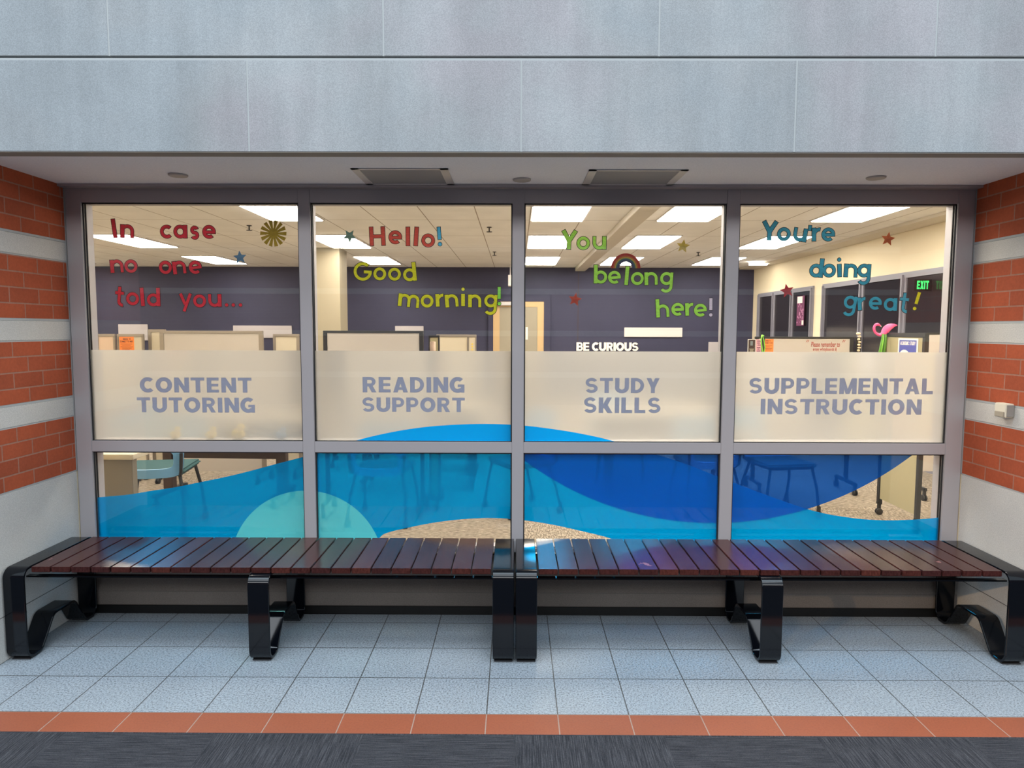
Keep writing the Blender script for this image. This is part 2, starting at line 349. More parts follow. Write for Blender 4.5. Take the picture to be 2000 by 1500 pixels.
# ------------------------------------------------------------------ setting: entry recess
XL, XR, ZS = -2.519, 2.545, 2.437      # side walls, soffit height
YF = -.735                             # header face
def side_wall(name, x_in, x_out):
    a, b = min(x_in, x_out), max(x_in, x_out)
    root = struct(MB().box(a, b, -.69, 0.0, 0, .83, .004).build(name, M_BASE))
    zb = [(.83, 1.144), (1.26, 1.575), (1.69, 2.012), (2.128, ZS)]
    for i, (z0, z1) in enumerate(zb):
        MB().box(a, b, -.69, 0, z0+.006, z1).build('brickwork', M_BRICK(z0+.001, .03 if x_in < 0 else .09), root)
    for z0, z1 in ((1.144, 1.26), (1.575, 1.69), (2.012, 2.128)):
        MB().box(a, b, -.69, 0, z0+.007, z1-.007, .002).build('stone_band', M_BASE, root)
    mo = MB()
    e = .0015 if x_in > 0 else -.0015
    for z in (.83, 1.144, 1.26, 1.575, 1.69, 2.012, 2.128):
        mo.box(a+(e if x_in < 0 else e), b+(e if x_in < 0 else e), -.69, 0, z-.006 if z != .83 else z-.001, z+.0065)
    mo.build('mortar_joint', M_MORT, root)
    # joints of the base course, and a soft sealant line in the corner
    MB().box(x_in-.0008, x_in+.0008, -.69, -.002, .224, .228).build('base_joint', mat('dark joint', (.12, .11, .1, 1), .9), root)
    MB().box(x_in-.004, x_in+.004, -.006, 0, .83, ZS).build('sealant', mat('grey sealant', (.25, .25, .25, 1), .8), root)
    return root
side_wall('wall_left', XL, XL-.45)
side_wall('wall_right', XR, XR+.45)
# header of stone slabs
hd = MB()
def slabs(xs, z0, z1, y0, y1):
    for a, b in zip(xs, xs[1:]): hd.box(a+.0016, b-.0016, y0, y1, z0, z1, .0025)
slabs([-7.3+1.2205*i+.022-1.2205*0 for i in range(0, 13)] if False else [.0215+1.2205*i for i in range(-5, 6)], ZS, 2.836, YF, -.69)
slabs([.63+1.2205*i for i in range(-6, 6)], 2.852, 3.9, YF, -.69)
hdo = struct(hd.build('wall_front', M_HEAD))
mo = MB().box(-6.1, 6.1, YF+.0015, -.70, ZS+.002, 2.8435).box(-6.1, 6.1, YF+.0015, -.70, 2.8525, 3.88)
mo.build('slab_joint', M_MORT, hdo)
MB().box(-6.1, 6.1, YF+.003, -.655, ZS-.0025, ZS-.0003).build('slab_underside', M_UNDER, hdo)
struct(MB().box(-6.1, XL-.45, YF, -.69, 0, ZS-.002).box(XR+.45, 6.1, YF, -.69, 0, ZS-.002).build('wall_front_pier', M_BASE))
struct(MB().box(XL-.45, XR+.45, -.69, .0, ZS, ZS+.12).build('ceiling_recess', M_SOFFIT))
struct(MB().box(XL, XR, -.055, 0, ZS-.014, ZS-.0005).build('trim_1', M_FRAME))
# plinth under the window
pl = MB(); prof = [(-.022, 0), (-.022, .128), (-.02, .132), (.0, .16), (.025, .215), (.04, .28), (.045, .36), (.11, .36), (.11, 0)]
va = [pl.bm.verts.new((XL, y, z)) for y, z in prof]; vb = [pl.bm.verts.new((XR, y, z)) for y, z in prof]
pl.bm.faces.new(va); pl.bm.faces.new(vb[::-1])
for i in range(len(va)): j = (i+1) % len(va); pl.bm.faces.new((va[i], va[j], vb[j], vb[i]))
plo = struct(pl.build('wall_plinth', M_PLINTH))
MB().box(XL, XR, -.0235, -.0215, .1275, .1305).build('plinth_joint', mat('dark joint', (.12, .11, .1, 1), .9), plo)
struct(MB().box(XL, XR, -.034, -.0225, 0, .05, .003).build('baseboard_front', mat('black cove base', (.006, .006, .006, 1), .35, spec=.3)))
# floors
struct(MB().box(-16, 16, -1.06, .1, -.12, 0).build('floor', M_TILE))
struct(MB().box(-16, 16, -1.213, -1.06, -.12, 0).build('floor_border', M_BORD))
struct(MB().box(-16, 16, -11, -1.213, -.12, .004).build('floor_carpet', M_CARP))
# atrium behind the viewer: brick wall with stone bands
MRB = brick_mat('atrium brick', 0, 0, (.10, .036, .028, 1), (.085, .03, .025, 1), (.14, .10, .08, 1))
rw = struct(MB().box(-16, 16, -11.4, -11, -.1, 4.6).build('wall_rear', MRB))
for z in (.6, 1.5, 2.4, 3.3): MB().box(-16, 16, -11, -10.985, z, z+.12).build('stone_band', M_BASE, rw)
# ------------------------------------------------------------------ window frame and glazing
gx = [(-2.428, -1.215), (-1.148, -.02), (.0465, 1.172), (1.243, 2.449)]
ZT, ZR1, ZR0, ZB = 2.345, 1.003, .940, .385
fr = MB()
fr.box(XL+.004, gx[0][0], 0, .11, .36, ZS-.002, .002); fr.box(gx[3][1], XR-.004, 0, .11, .36, ZS-.002, .002)
for a, b in zip(gx, gx[1:]): fr.box(a[1], b[0], 0, .11, .36, ZS-.014, .002)
for a, b in gx:
    fr.box(a, b, 0.0015, .11, ZT, ZS-.014, .002); fr.box(a, b, .0015, .11, ZR0, ZR1, .002); fr.box(a, b, .0015, .11, .36, ZB, .002)
struct(fr.build('trim_2', M_FRAME))
for i, (a, b) in enumerate(gx):
    win = struct(empty('window_%d' % (i+1)))
    for z0, z1, nm in ((ZR1, ZT, 'upper_pane'), (ZB, ZR0, 'lower_pane')):
        MB().box(a-.004, b+.004, .020, .026, z0-.004, z1+.004).build(nm, M_GLASS, win)
        q = MB(); t = .007
        q.box(a, a+t, .014, .0195, z0, z1).box(b-t, b, .014, .0195, z0, z1).box(a, b, .014, .0195, z0, z0+t*.6).box(a, b, .014, .0195, z1-t, z1)
        q.box(a, a+t, .0345, .04, z0, z1).box(b-t, b, .0345, .04, z0, z1)
        q.build('gasket', M_GASKET, win)
# ------------------------------------------------------------------ office shell
XO0, XO1, YO, ZC = -9.6, 4.82, 10.2, 2.9
struct(MB().box(XO0, XO1, .11, YO, -.1, 0).build('floor_office', M_RUG))
struct(MB().box(XO0-.1, XO1+.1, .0, YO+.1, ZC, ZC+.1).build('ceiling_office', M_CEIL))
wb = struct(MB().box(XO0-.1, XO1+.1, YO, YO+.1, 0, ZC).build('wall_back', M_NAVY))
MB().box(1.262, 1.274, YO-.002, YO, 0, ZC-.02).build('panel_joint', M_INK, wb)
struct(MB().box(XO0-.1, XO0, .0, YO, 0, ZC).build('wall_left_office', M_CREAM))
struct(MB().box(XO0, XL, .0, .11, 0, ZC).box(XR, XO1, .0, .11, 0, ZC).box(XL, XR, .0, .11, ZS, ZC).build('wall_front_office', M_CREAM))
struct(MB().box(-3.24, -2.74, 6.9, 7.36, 0, ZC).build('pillar', mat('cream pillar', (.33, .285, .20, 1), .7)))
wr = struct(MB().box(XO1, XO1+.15, .0, YO, 0, ZC).build('wall_right_office', M_CREAM))
MB().box(XO1-.30, XO1, .11, YO, ZC-.035, ZC-.0005).build('ceiling_edge_trim', mat('ceiling edge', (.58, .53, .45, 1), .8), wr)
def glazing(n, y0, y1, muls, z1=2.36):
    o = struct(empty('window_%d' % n))
    f = MB(); X = XO1-.03
    f.box(X-.001, XO1+.02, y0, y1, z1-.07, z1).box(X-.001, XO1+.02, y0, y1, 0, .12)
    for y, w_ in [(y0, .08), (y1-.08, .08)] + [(m, .13) for m in muls]: f.box(X, XO1+.02, y+.001, y+w_-.001, .12, z1-.07)
    for y, w_ in [(y0+.02, .03), (y1-.06, .03)] + [(m+.05, .03) for m in muls]: f.box(X-.025, X-.0012, y, y+w_, 0, z1-.03)
    f.build('frame', M_IFRAME, o)
    MB().box(XO1-.012, XO1-.004, y0+.02, y1-.02, .1, z1-.05).build('pane', M_DARKGL, o)
glazing(5, 7.33, 9.85, [8.97, 8.12]); glazing(6, 3.2, 6.98, [5.70, 4.66])
# door in the back wall
d = struct(empty('door_1'))
MB().box(-.46, -.33, YO-.05, YO-.001, 0, 2.21).box(.44, .57, YO-.05, YO-.001, 0, 2.21).box(-.33, .44, YO-.05, YO-.001, 2.10, 2.21).build('leaf_frame', M_MAPLE, d)
MB().box(-.33, .44, YO-.04, YO-.02, .1, 2.10).build('pane', M_FROSTD, d)
MB().box(-.56, -.461, YO-.06, YO-.001, 0, 2.2105).box(.571, .70, YO-.06, YO-.001, 0, 2.2105).box(-.56, .70, YO-.06, YO-.001, 2.211, 2.31).build('jamb', M_NAVY, d)
MB().box(-.44, -.06, YO-.13, YO-.051, 2.13, 2.20, .008).build('door_closer', M_ALU, d)
# raceway along the ceiling
struct(MB().box(1.20, 1.40, .2, YO-.001, ZC-.075, ZC-.0005, .004).build('beam', mat('white raceway', (.62, .57, .49, 1), .6)))
# ------------------------------------------------------------------ soffit fittings
def grille(x0, x1, y0, y1, label):
    t = empty('air_grille', ((x0+x1)/2, (y0+y1)/2, ZS)); tag(t, label, 'vent', 'air grilles in the soffit')
    a, b = (x1-x0)/2, (y1-y0)/2
    f = MB(); w_ = .042
    for q in ((-a, a, -b, -b+.02), (-a, a, b-w_*.8, b), (-a, -a+w_, -b, b), (a-w_, a, -b, b)): f.box(q[0], q[1], q[2], q[3], -.005, -.0005, .0015)
    f.build('flange', M_ALU, t)
    p = MB().box(-a+.03, a-.03, -b+.015, b-.02, -.003, -.001)
    p.build('perforated_panel', M_GRILLE, t)
grille(-.82, -.337, -.425, -.045, 'grey perforated air grille in the soffit above the second window')
grille(.36, .856, -.405, -.042, 'grey perforated air grille in the soffit above the third window')
for x, y, l in ((-1.745, -.273, 'round blank cover plate in the soffit above the first window'), (.03, -.177, 'round blank cover plate between the two soffit grilles'), (1.865, -.239, 'round blank cover plate in the soffit above the fourth window')):
    t = MB().lathe((x, y, ZS), [(.048, -.0005), (.048, -.005), (.044, -.009), (.0, -.010)][:3] + [(.02, -.0105)], 36).build('cover_plate', mat('soffit plate', (.42, .39, .37, 1), .5), smooth=True)
    tag(t, l, 'cover plate', 'round plates in the soffit')
# sensor on the right wall
t = empty('wall_sensor', (XR, -.345, 1.237)); tag(t, 'small cream box on the stone band of the right brick wall', 'sensor')
MB().box(-.045, -.0005, -.042, .042, -.036, .036, .004).build('housing', M_CREAMP, t)
MB().box(-.052, -.0455, -.036, .030, -.034, -.006, .002).build('lens', mat('taupe lens', (.30, .26, .2, 1), .4), t)
MB().box(-.040, -.006, -.0475, -.0425, -.030, .030).build('side_vent', mat('grey side', (.22, .2, .18, 1), .6), t)
# ------------------------------------------------------------------ benches
def fillet(pts, rad, n=6):
    out = []; N = len(pts)
    for i in range(N):
        p, a, b = Vector(pts[i]), Vector(pts[i-1]), Vector(pts[(i+1) % N]); r = rad[i]
        da, db = (a-p).normalized(), (b-p).normalized(); ang = da.angle(db)
        if r <= 0 or abs(ang-math.pi) < .01: out.append(p); continue
        d = r/math.tan(ang/2); c = p + (da+db).normalized()*(r/math.sin(ang/2))
        s, e = p+da*d-c, p+db*d-c; th = s.angle(e)
        for q in range(n+1):
            t = q/n; out.append(c + (s*math.sin((1-t)*th) + e*math.sin(t*th))/math.sin(th))
    return out
def loop_mesh(w_, ztop, th=.013):
    yf, yb = -.62, -.045
    pts = [(yf, ztop), (yb, ztop), (yb, .006), (-.155, .006), (-.245, .155), (-.405, .155), (-.51, .006), (yf, .006)]
    rad = [.05, .05, .055, .055, .04, .04, .055, .055]
    o = fillet(pts, rad, 7); N = len(o); area2 = sum(o[i].x*o[(i+1) % N].y-o[(i+1) % N].x*o[i].y for i in range(N)); sg = 1 if area2 > 0 else -1
    inn = []
    for i in range(N):
        d = (o[(i+1) % N]-o[i-1]).normalized(); inn.append(o[i] + Vector((-d.y, d.x))*sg*th)
    m = MB(); bm = m.bm; bev = .0022
    def ring(P, x): return [bm.verts.new((x, p.x, p.y)) for p in P]
    mixp = lambda t: [a.lerp(b, t) for a, b in zip(o, inn)]
    tb = bev/th
    rings = [ring(o, -w_/2+bev), ring(o, w_/2-bev), ring(mixp(tb), w_/2), ring(mixp(1-tb), w_/2), ring(inn, w_/2-bev), ring(inn, -w_/2+bev), ring(mixp(1-tb), -w_/2), ring(mixp(tb), -w_/2)]
    for a, b in zip(rings, rings[1:]+rings[:1]):
        for q in range(N): j = (q+1) % N; bm.faces.new((a[q], a[j], b[j], b[q]))
    return m
def bench(x0, sign, label):
    """x0: outer face of the end that stands at the centre; slats run away from it"""
    t = empty('slatted_bench', (x0, 0, 0)); tag(t, label, 'bench', 'slatted benches under the windows')
    W, P, NS = .104, .0993, 23
    L = W*2 + .010*2 + P*NS - .007
    def at(m, x):
        for v in m.bm.verts: v.co.x += x
        return m
    s0 = sign*(W+.010)
    st = MB()
    for i in range(NS):
        a = s0 + sign*i*P; b = a + sign*(P-.0068)
        st.box(min(a, b), max(a, b), -.577, -.078, .439, .467, .0022)
    st.build('slat_seat', M_WOOD, t)
    for x in (sign*W/2, sign*(L-W/2)): at(loop_mesh(W, .4685), x).build('end_frame', M_BLACK, t, True)
    at(loop_mesh(W, .4375), sign*L/2).build('middle_frame', M_BLACK, t, True)
    for y in (-.515, -.14):
        MB().box(min(0, sign*L)+W*.5, max(0, sign*L)-W*.5, y-.014, y+.014, .396, .404).build('rail', M_BLACK, t)
    for y in (-.565, -.1):
        for xx in (W/2, L/2, L-W/2): MB().box(sign*xx-.045, sign*xx+.045, y-.028, y+.028, 0, .0065).build('foot_pad', M_BLKMATT, t)
bench(-.0055, -1, 'dark red slatted bench with black loop legs under the first and second windows')
bench(.0045, 1, 'dark red slatted bench with black loop legs under the third and fourth windows')
# ------------------------------------------------------------------ window films
WAVE = [(-2.5471, .658), (-2.4483, .6645), (-2.2477, .6834), (-2.0977, .7082), (-1.978, .7267), (-1.8581, .7513), (-1.6188, .8033), (-1.3798, .8672), (-1.2308, .9067), (-1.0822, .9461), (-.9335, 1.0003), (-.7264, 1.0515), (-.5199, 1.0849), (-.3139, 1.1005), (-.1374, 1.104), (.0389, 1.0958), (.2153, 1.0756), (.3919, 1.0466), (.5688, 1.0057), (.8349, .9233), (1.0128, .8643), (1.1616, .8051), (1.4597, .6924), (1.7286, .6032), (1.9369, .5648), (2.1148, .5505), (2.2919, .5543), (2.4741, .5701), (2.6145, .5918)]
HUMP = [(-.7992, .4227), (-.763, .4563), (-.6135, .4965), (-.4347, .5306), (-.2561, .5495), (-.1075, .5532), (.047, .5417), (.2195, .5152), (.3684, .4825), (.5174, .4467), (.5891, .4227)]
def smooth_interp(P, x):
    if x <= P[0][0]: return P[0][1]
    if x >= P[-1][0]: return P[-1][1]
    for i in range(len(P)-1):
        if P[i][0] <= x <= P[i+1][0]:
            x0, y0 = P[i]; x1, y1 = P[i+1]; h = x1-x0; t = (x-x0)/h
            sl = lambda j: (P[min(j+1, len(P)-1)][1]-P[max(j-1, 0)][1])/(P[min(j+1, len(P)-1)][0]-P[max(j-1, 0)][0])
            m0, m1 = sl(i)*h, sl(i+1)*h
            return (2*t**3-3*t*t+1)*y0 + (t**3-2*t*t+t)*m0 + (-2*t**3+3*t*t)*y1 + (t**3-t*t)*m1
wave = lambda x: smooth_interp(WAVE, x)
hump = lambda x: smooth_interp(HUMP, x)
TC, TR = (-1.2146, .2649), .446
DC, DR = (1.1413, 2.3426), 1.8134
def strip(x0, x1, lo, hi, y, n=160):
    m = MB(); prev = None
    for i in range(n+1):
        x = x0+(x1-x0)*i/n; a, b = lo(x), hi(x)
        if b-a < 1e-4: prev = None; continue
        c = (m.bm.verts.new((x, y, a)), m.bm.verts.new((x, y, b)))
        if prev: m.bm.faces.new((prev[0], c[0], c[1], prev[1]))
        prev = c
    return m
circ = lambda C, r, x, s: C[1] + s*math.sqrt(max(0, r*r-(x-C[0])**2))
ORD = ['first', 'second', 'third', 'fourth']
FT = {0: [('CONTENT', (-2.1517, -1.5108, 1.2796, 1.3659)), ('TUTORING', (-2.174, -1.4933, 1.1645, 1.251))],
      1: [('READING', (-.875, -.2898, 1.2836, 1.3728)), ('SUPPORT', (-.8797, -.2901, 1.1715, 1.2552))],
      2: [('STUDY', (.3971, .822, 1.2842, 1.3708)), ('SKILLS', (.3896, .8301, 1.1694, 1.2593))],
      3: [('SUPPLEMENTAL', (1.3302, 2.3788, 1.2833, 1.3737)), ('INSTRUCTION', (1.4009, 2.3148, 1.1656, 1.2538))]}
ZF = 1.522
for i, (a, b) in enumerate(gx):
    a2, b2 = a+.001, b-.001
    # frosted band of the upper pane
    lo = (lambda x: max(ZR1+.001, wave(x))) if i in (1, 2) else (lambda x: ZR1+.001)
    f = strip(a2, b2, lo, lambda x: ZF, .030).build('frosted_film', M_FROST)
    tag(f, 'frosted cream film lettered %s %s on the %s window' % (FT[i][0][0], FT[i][1][0], ORD[i]), 'window film', 'frosted films across the windows')
    for s_, bx in FT[i]: caps('lettering', s_, M_FTEXT, bx, .0292, f, .0003)
    if i in (1, 2): strip(a2, b2, lambda x: ZR1+.001, lambda x: max(ZR1+.001, wave(x)), .030).build('blue_arc', M_BLUE2, f)
    # blue graphics of the lower pane
    lo = lambda x: max(ZB+.001, hump(x)) if HUMP[0][0] < x < HUMP[-1][0] else ZB+.001
    if i < 2:
        lo0 = lo; lo_ = lambda x: max(lo0(x), circ(TC, TR, x, 1) if abs(x-TC[0]) < TR else 0)
    else: lo_ = lo
    f = strip(a2, b2, lo_, lambda x: min(wave(x), ZR0-.001), .030).build('blue_film', M_BLUE)
    tag(f, 'translucent blue wave film on the lower pane of the %s window' % ORD[i], 'window film', 'blue wave films on the lower panes')
    if i < 2:
        strip(max(a2, TC[0]-TR), min(b2, TC[0]+TR), lambda x: ZB+.001, lambda x: circ(TC, TR, x, 1), .030).build('teal_circle', M_TEAL, f)
    else:
        strip(a2, b2, lambda x: max(ZB+.001, circ(DC, DR, x, -1)), lambda x: ZR0-.001, .0325).build('dark_blue_circle', M_DARKB, f)
# ------------------------------------------------------------------ cut-out letters
W_ = .29
def G(ch):
    """strokes: ('l', pts) polyline, ('a', cx, cy, r, a0, a1) arc, ('d', cx, cy, r) dot; width of glyph"""
    o = ('a', .5, .5, .365, 0, 360)
    L = lambda *p, f=(1, 1), k=1: ('l', p, f, k)
    A = lambda *p, f=(0, 0): ('a',) + p + (f,)
    K = 1.2
    return {
     'o': ([o], 1), 'a': ([o, L((.87, 0), (.87, 1), k=K)], 1.02), 'd': ([o, L((.87, 0), (.87, 1.42), k=K)], 1.02), 'b': ([o, L((.13, 0), (.13, 1.42), k=K)], 1.02),
     'g': ([o, L((.865, 1), (.865, -.06), f=(1, 0)), A(.50, -.06, .365, 0, -148, f=(0, 1))], 1.02),
     'e': ([A(.5, .5, .365, 0, 312, f=(0, 1)), L((.2, .48), (1.0, .48), f=(0, 1), k=.95)], 1), 'c': ([A(.5, .5, .365, 44, 316, f=(1, 1))], .92),
     's': ([A(.40, .685, .185, 15, 270, f=(1, 0)), A(.40, .315, .185, 90, -155, f=(0, 1))], .80),
     'n': ([L((.14, 0), (.14, 1), k=K), A(.5, .5, .365, 180, 0), L((.865, .5), (.865, 0), f=(0, 1))], 1),
     'h': ([L((.14, 0), (.14, 1.42), k=K), A(.5, .5, .365, 180, 0), L((.865, .5), (.865, 0), f=(0, 1))], 1),
     'm': ([L((.14, 0), (.14, 1), k=K), A(.47, .535, .33, 180, 0), L((.80, .535), (.80, 0), f=(0, 1)), A(1.13, .535, .33, 180, 0), L((1.46, .535), (1.46, 0), f=(0, 1))], 1.60),
     'u': ([L((.135, 1), (.135, .5), f=(1, 0)), A(.5, .5, .365, 180, 360), L((.865, 1), (.865, 0), k=K)], 1),
     'r': ([L((.14, 0), (.14, 1), k=K), A(.56, .46, .40, 180, 80, f=(0, 1))], .68), 'i': ([L((.15, 0), (.15, .98), k=K), ('d', .15, 1.28, .16)], .30),
     'l': ([L((.15, 0), (.15, 1.42), k=K)], .30), 'I': ([L((.15, 0), (.15, 1.42), k=1.15)], .30),
     't': ([L((.34, .28), (.34, 1.38), f=(0, 1)), L((.0, .88), (.72, .88)), A(.62, .28, .28, 180, 285, f=(0, 1))], .74),
     'y': ([L((.15, 1), (.5, .16), f=(1, 0)), L((.92, 1), (.38, -.38))], 1.05), 'Y': ([L((.12, 1.42), (.58, .64), f=(1, 0), k=K), L((1.06, 1.42), (.58, .64), f=(1, 0), k=K), L((.58, .72), (.58, 0), f=(0, 1), k=K)], 1.18),
     'H': ([L((.16, 0), (.16, 1.42), k=1.15), L((1.02, 0), (1.02, 1.42), k=1.15), L((.18, .70), (1.0, .70), f=(0, 0))], 1.18),
     'G': ([A(.70, .70, .565, 46, 362, f=(1, 0)), L((.74, .68), (1.40, .68))], 1.40),
     '!': ([L((.15, .46), (.15, 1.42), k=1.05), ('d', .15, .15, .165)], .30), "'": ([L((.15, .98), (.15, 1.42))], .30), '.': ([('d', .15, .15, .16)], .30)}[ch]
def stroke_mesh(ch, size, w_, shrink, y0, y1):
    st, gw = G(ch); m = MB()
    def P(x, z): return ((x-gw/2)*size, z*size)
    for n_, s in enumerate(st):
        e = n_*1e-5
        if s[0] == 'd':
            r = s[3]-shrink; m.prism([P(s[1]+r*math.cos(2*math.pi*q/20), s[2]+r*math.sin(2*math.pi*q/20)) for q in range(20)], y0-e, y1); continue
        if s[0] == 'l':
            (ax, az), (bx, bz) = s[1]; dx, dz = bx-ax, bz-az; L = math.hypot(dx, dz); dx /= L; dz /= L; f0, f1 = s[2]
            hw = (W_*s[3]/2 - (W_-w_)/2) if s[3] != 1 else w_/2
            ax += dx*shrink*f0; az += dz*shrink*f0; bx -= dx*shrink*f1; bz -= dz*shrink*f1; nx, nz = -dz*hw, dx*hw
            m.prism([P(ax+nx, az+nz), P(bx+nx, bz+nz), P(bx-nx, bz-nz), P(ax-nx, az-nz)], y0-e, y1)
        else:
            _, cx, cz, r, a0, a1 = s[:6]; f0, f1 = s[6] if len(s) > 6 else (0, 0)
            sg = 1 if a1 > a0 else -1; da = math.degrees(shrink/r)*sg
            b0, b1 = a0+da*f0, a1-da*f1
            N = max(8, int(abs(b1-b0)/9)); an = [R(b0+(b1-b0)*q/N) for q in range(N+1)]
            for p, q in zip(an, an[1:]):
                pts = [P(cx+rr*math.cos(t), cz+rr*math.sin(t)) for rr, t in ((r-w_/2, p), (r+w_/2, p), (r+w_/2, q), (r-w_/2, q))]
                if sg < 0: pts = pts[::-1]
                m.prism(pts, y0-e, y1)
            bmesh.ops.remove_doubles(m.bm, verts=m.bm.verts, dist=1e-7)
    return m
WORDS = [
  ('In', 'first', 'red', [('I', -2.2562, 2.1523, 6), ('n', -2.1896, 2.1524, -2)]),
  ('case', 'first', 'red', [('c', -1.9684, 2.15, 0), ('a', -1.8889, 2.1502, 0), ('s', -1.8081, 2.1447, 0), ('e', -1.727, 2.1491, 0)]),
  ('no', 'first', 'red', [('n', -2.253, 1.9565, 3), ('o', -2.1754, 1.9567, 0)]),
  ('one', 'first', 'red', [('o', -1.9802, 1.9505, 0), ('n', -1.8974, 1.9507, 6), ('e', -1.8059, 1.9518, 8)]),
  ('told', 'first', 'red', [('t', -2.2518, 1.778, -6), ('o', -2.1733, 1.7744, 0), ('l', -2.1152, 1.7691, 3), ('d', -2.0548, 1.7684, 0)]),
  ('you...', 'first', 'red', [('y', -1.8732, 1.7688, 0), ('o', -1.793, 1.7632, 0), ('u', -1.7073, 1.7663, 0), ('.', -1.6401, 1.7675, 0), ('.', -1.6022, 1.7675, 0), ('.', -1.5615, 1.7675, 0)]),
  ('Hello!', 'second', 'coral', [('H', -.7778, 2.1112, 2), ('e', -.6787, 2.1213, 0), ('l', -.6076, 2.1101, 0), ('l', -.5649, 2.1102, -4), ('o', -.494, 2.1038, 0), ('!', -.4268, 2.1105, 4)]),
  ('Good', 'second', 'yellow', [('G', -.8672, 1.9152, -3), ('o', -.7686, 1.9175, 0), ('o', -.6853, 1.9157, 0), ('d', -.5964, 1.913, 5)]),
  ('morning!', 'second', 'yellow', [('m', -.6087, 1.7677, -6), ('o', -.5025, 1.7654, 0), ('r', -.4261, 1.7707, 3), ('n', -.3593, 1.7683, 5), ('i', -.2987, 1.7728, 0), ('n', -.232, 1.7672, 0), ('g', -.1441, 1.7674, -4), ('!', -.0942, 1.7791, 0)]),
  ('You', 'third', 'green', [('Y', .297, 2.0921, -2), ('o', .3776, 2.0905, 0), ('u', .4677, 2.0924, 0)]),
  ('belong', 'third', 'green', [('b', .4787, 1.9026, 0), ('e', .5585, 1.9014, 5), ('l', .6212, 1.8944, -4), ('o', .6844, 1.8945, 0), ('n', .7638, 1.8947, 2), ('g', .8475, 1.8949, -3)]),
  ('here!', 'third', 'green', [('h', .8338, 1.7137, 4), ('e', .9173, 1.7229, 3), ('r', .9856, 1.723, 3), ('e', 1.0488, 1.7186, 8), ('!', 1.1029, 1.7187, 1)]),
  ("You're", 'fourth', 'teal', [('Y', 1.4189, 2.1455, -2), ('o', 1.5001, 2.1428, 0), ('u', 1.5853, 2.1402, -8), ("'", 1.6368, 2.124, -5), ('r', 1.6847, 2.1415, 2), ('e', 1.7486, 2.1416, 0)]),
  ('doing', 'fourth', 'teal', [('d', 1.6859, 1.9412, -4), ('o', 1.7609, 1.9414, 0), ('i', 1.8218, 1.9429, 4), ('n', 1.8817, 1.9417, -2), ('g', 1.9567, 1.9418, -2)]),
  ('great!', 'fourth', 'teal', [('g', 1.8815, 1.7654, -9), ('r', 1.9583, 1.7569, 6), ('e', 2.028, 1.7597, 0), ('a', 2.1128, 1.753, 0), ('t', 2.1849, 1.7532, -6), ('!', 2.2475, 1.7577, -14)]),
]
EXC = {'Hello!': 'sky blue', 'morning!': 'bright green', 'here!': 'lilac grey', 'great!': 'yellow'}
NAMES = {'!': 'exclamation mark', '.': 'dot', "'": 'apostrophe'}
SZ = .0765
for word, bay, col, L in WORDS:
    cnt = {}
    tot = {c: sum(1 for q in L if q[0] == c) for c, *_ in L}
    for ch, x, z, tilt in L:
        c = EXC[word] if ch == '!' else col
        cnt[ch] = cnt.get(ch, 0)+1
        pos = '' if tot[ch] == 1 else {1: 'first ', 2: 'second ', 3: 'third '}[cnt[ch]]
        w0 = word.strip('!.')
        lab = ('%sblack-edged %s cut-out %s %s "%s" on the %s window' % (pos, c, NAMES[ch], 'in' if ch == "'" else 'after', w0, bay)) if ch in NAMES else \
              '%sblack-edged %s cut-out letter "%s" of "%s" on the %s window' % (pos, c, ch, w0, bay)
        o = stroke_mesh(ch, SZ, W_, 0, .0280, .0285).build('cutout_letter' if ch not in '!.\'' else 'cutout_punctuation', M_EDGE)
        tag(o, lab, 'letter', 'cut-out letters on the windows'); o.location = (x, 0, z); o.rotation_euler = (0, R(-tilt), 0)
        stroke_mesh(ch, SZ, .210, .040, .0276, .0279).build('coloured_face', M_PAL[c], o)
STARS = [('slate blue', (.085, .16, .24, 1), -1.5566, 2.0454, .0394, 5, 'slate blue paper star on the first window, below the gold sunburst'),
 ('grey green', (.13, .20, .15, 1), -.9356, 2.1663, .0394, 180, 'grey green paper star on the second window beside "Hello"'),
 ('gold', (.42, .29, .055, 1), .9378, 2.1133, .0394, -8, 'gold paper star on the third window, above "belong"'),
 ('brick red', (.34, .055, .035, 1), .3343, 1.8147, .0394, -10, 'brick red paper star on the third window, left of "belong"'),
 ('rust', (.36, .085, .03, 1), 2.0829, 2.1553, .0408, -8, 'rust orange paper star on the fourth window beside "You\'re"'),
 ('crimson', (.33, .028, .035, 1), 1.5288, 1.8664, .0408, 12, 'crimson paper star on the fourth window, left of "doing"')]
for nm, c, x, z, r, rt, lab in STARS:
    pts = []
    for q in range(10):
        a = R(90+rt+36*q); rr = r if q % 2 == 0 else r*.46; pts.append((rr*math.cos(a), rr*math.sin(a)))
    m = MB()
    ctr = m.bm.verts.new((0, .0265, 0)); v = [m.bm.verts.new((p[0], .0282, p[1])) for p in pts]; vb = [m.bm.verts.new((p[0], .0286, p[1])) for p in pts]
    for q in range(10): j = (q+1) % 10; m.bm.faces.new((ctr, v[j], v[q])); m.bm.faces.new((v[q], v[j], vb[j], vb[q]))
    m.bm.faces.new(vb)
    o = m.build('paper_star', paper(nm + ' star card', tuple(min(.88, q*1.4) for q in c[:3]) + (1,))); o.location = (x, 0, z); tag(o, lab, 'star', 'paper stars on the windows')
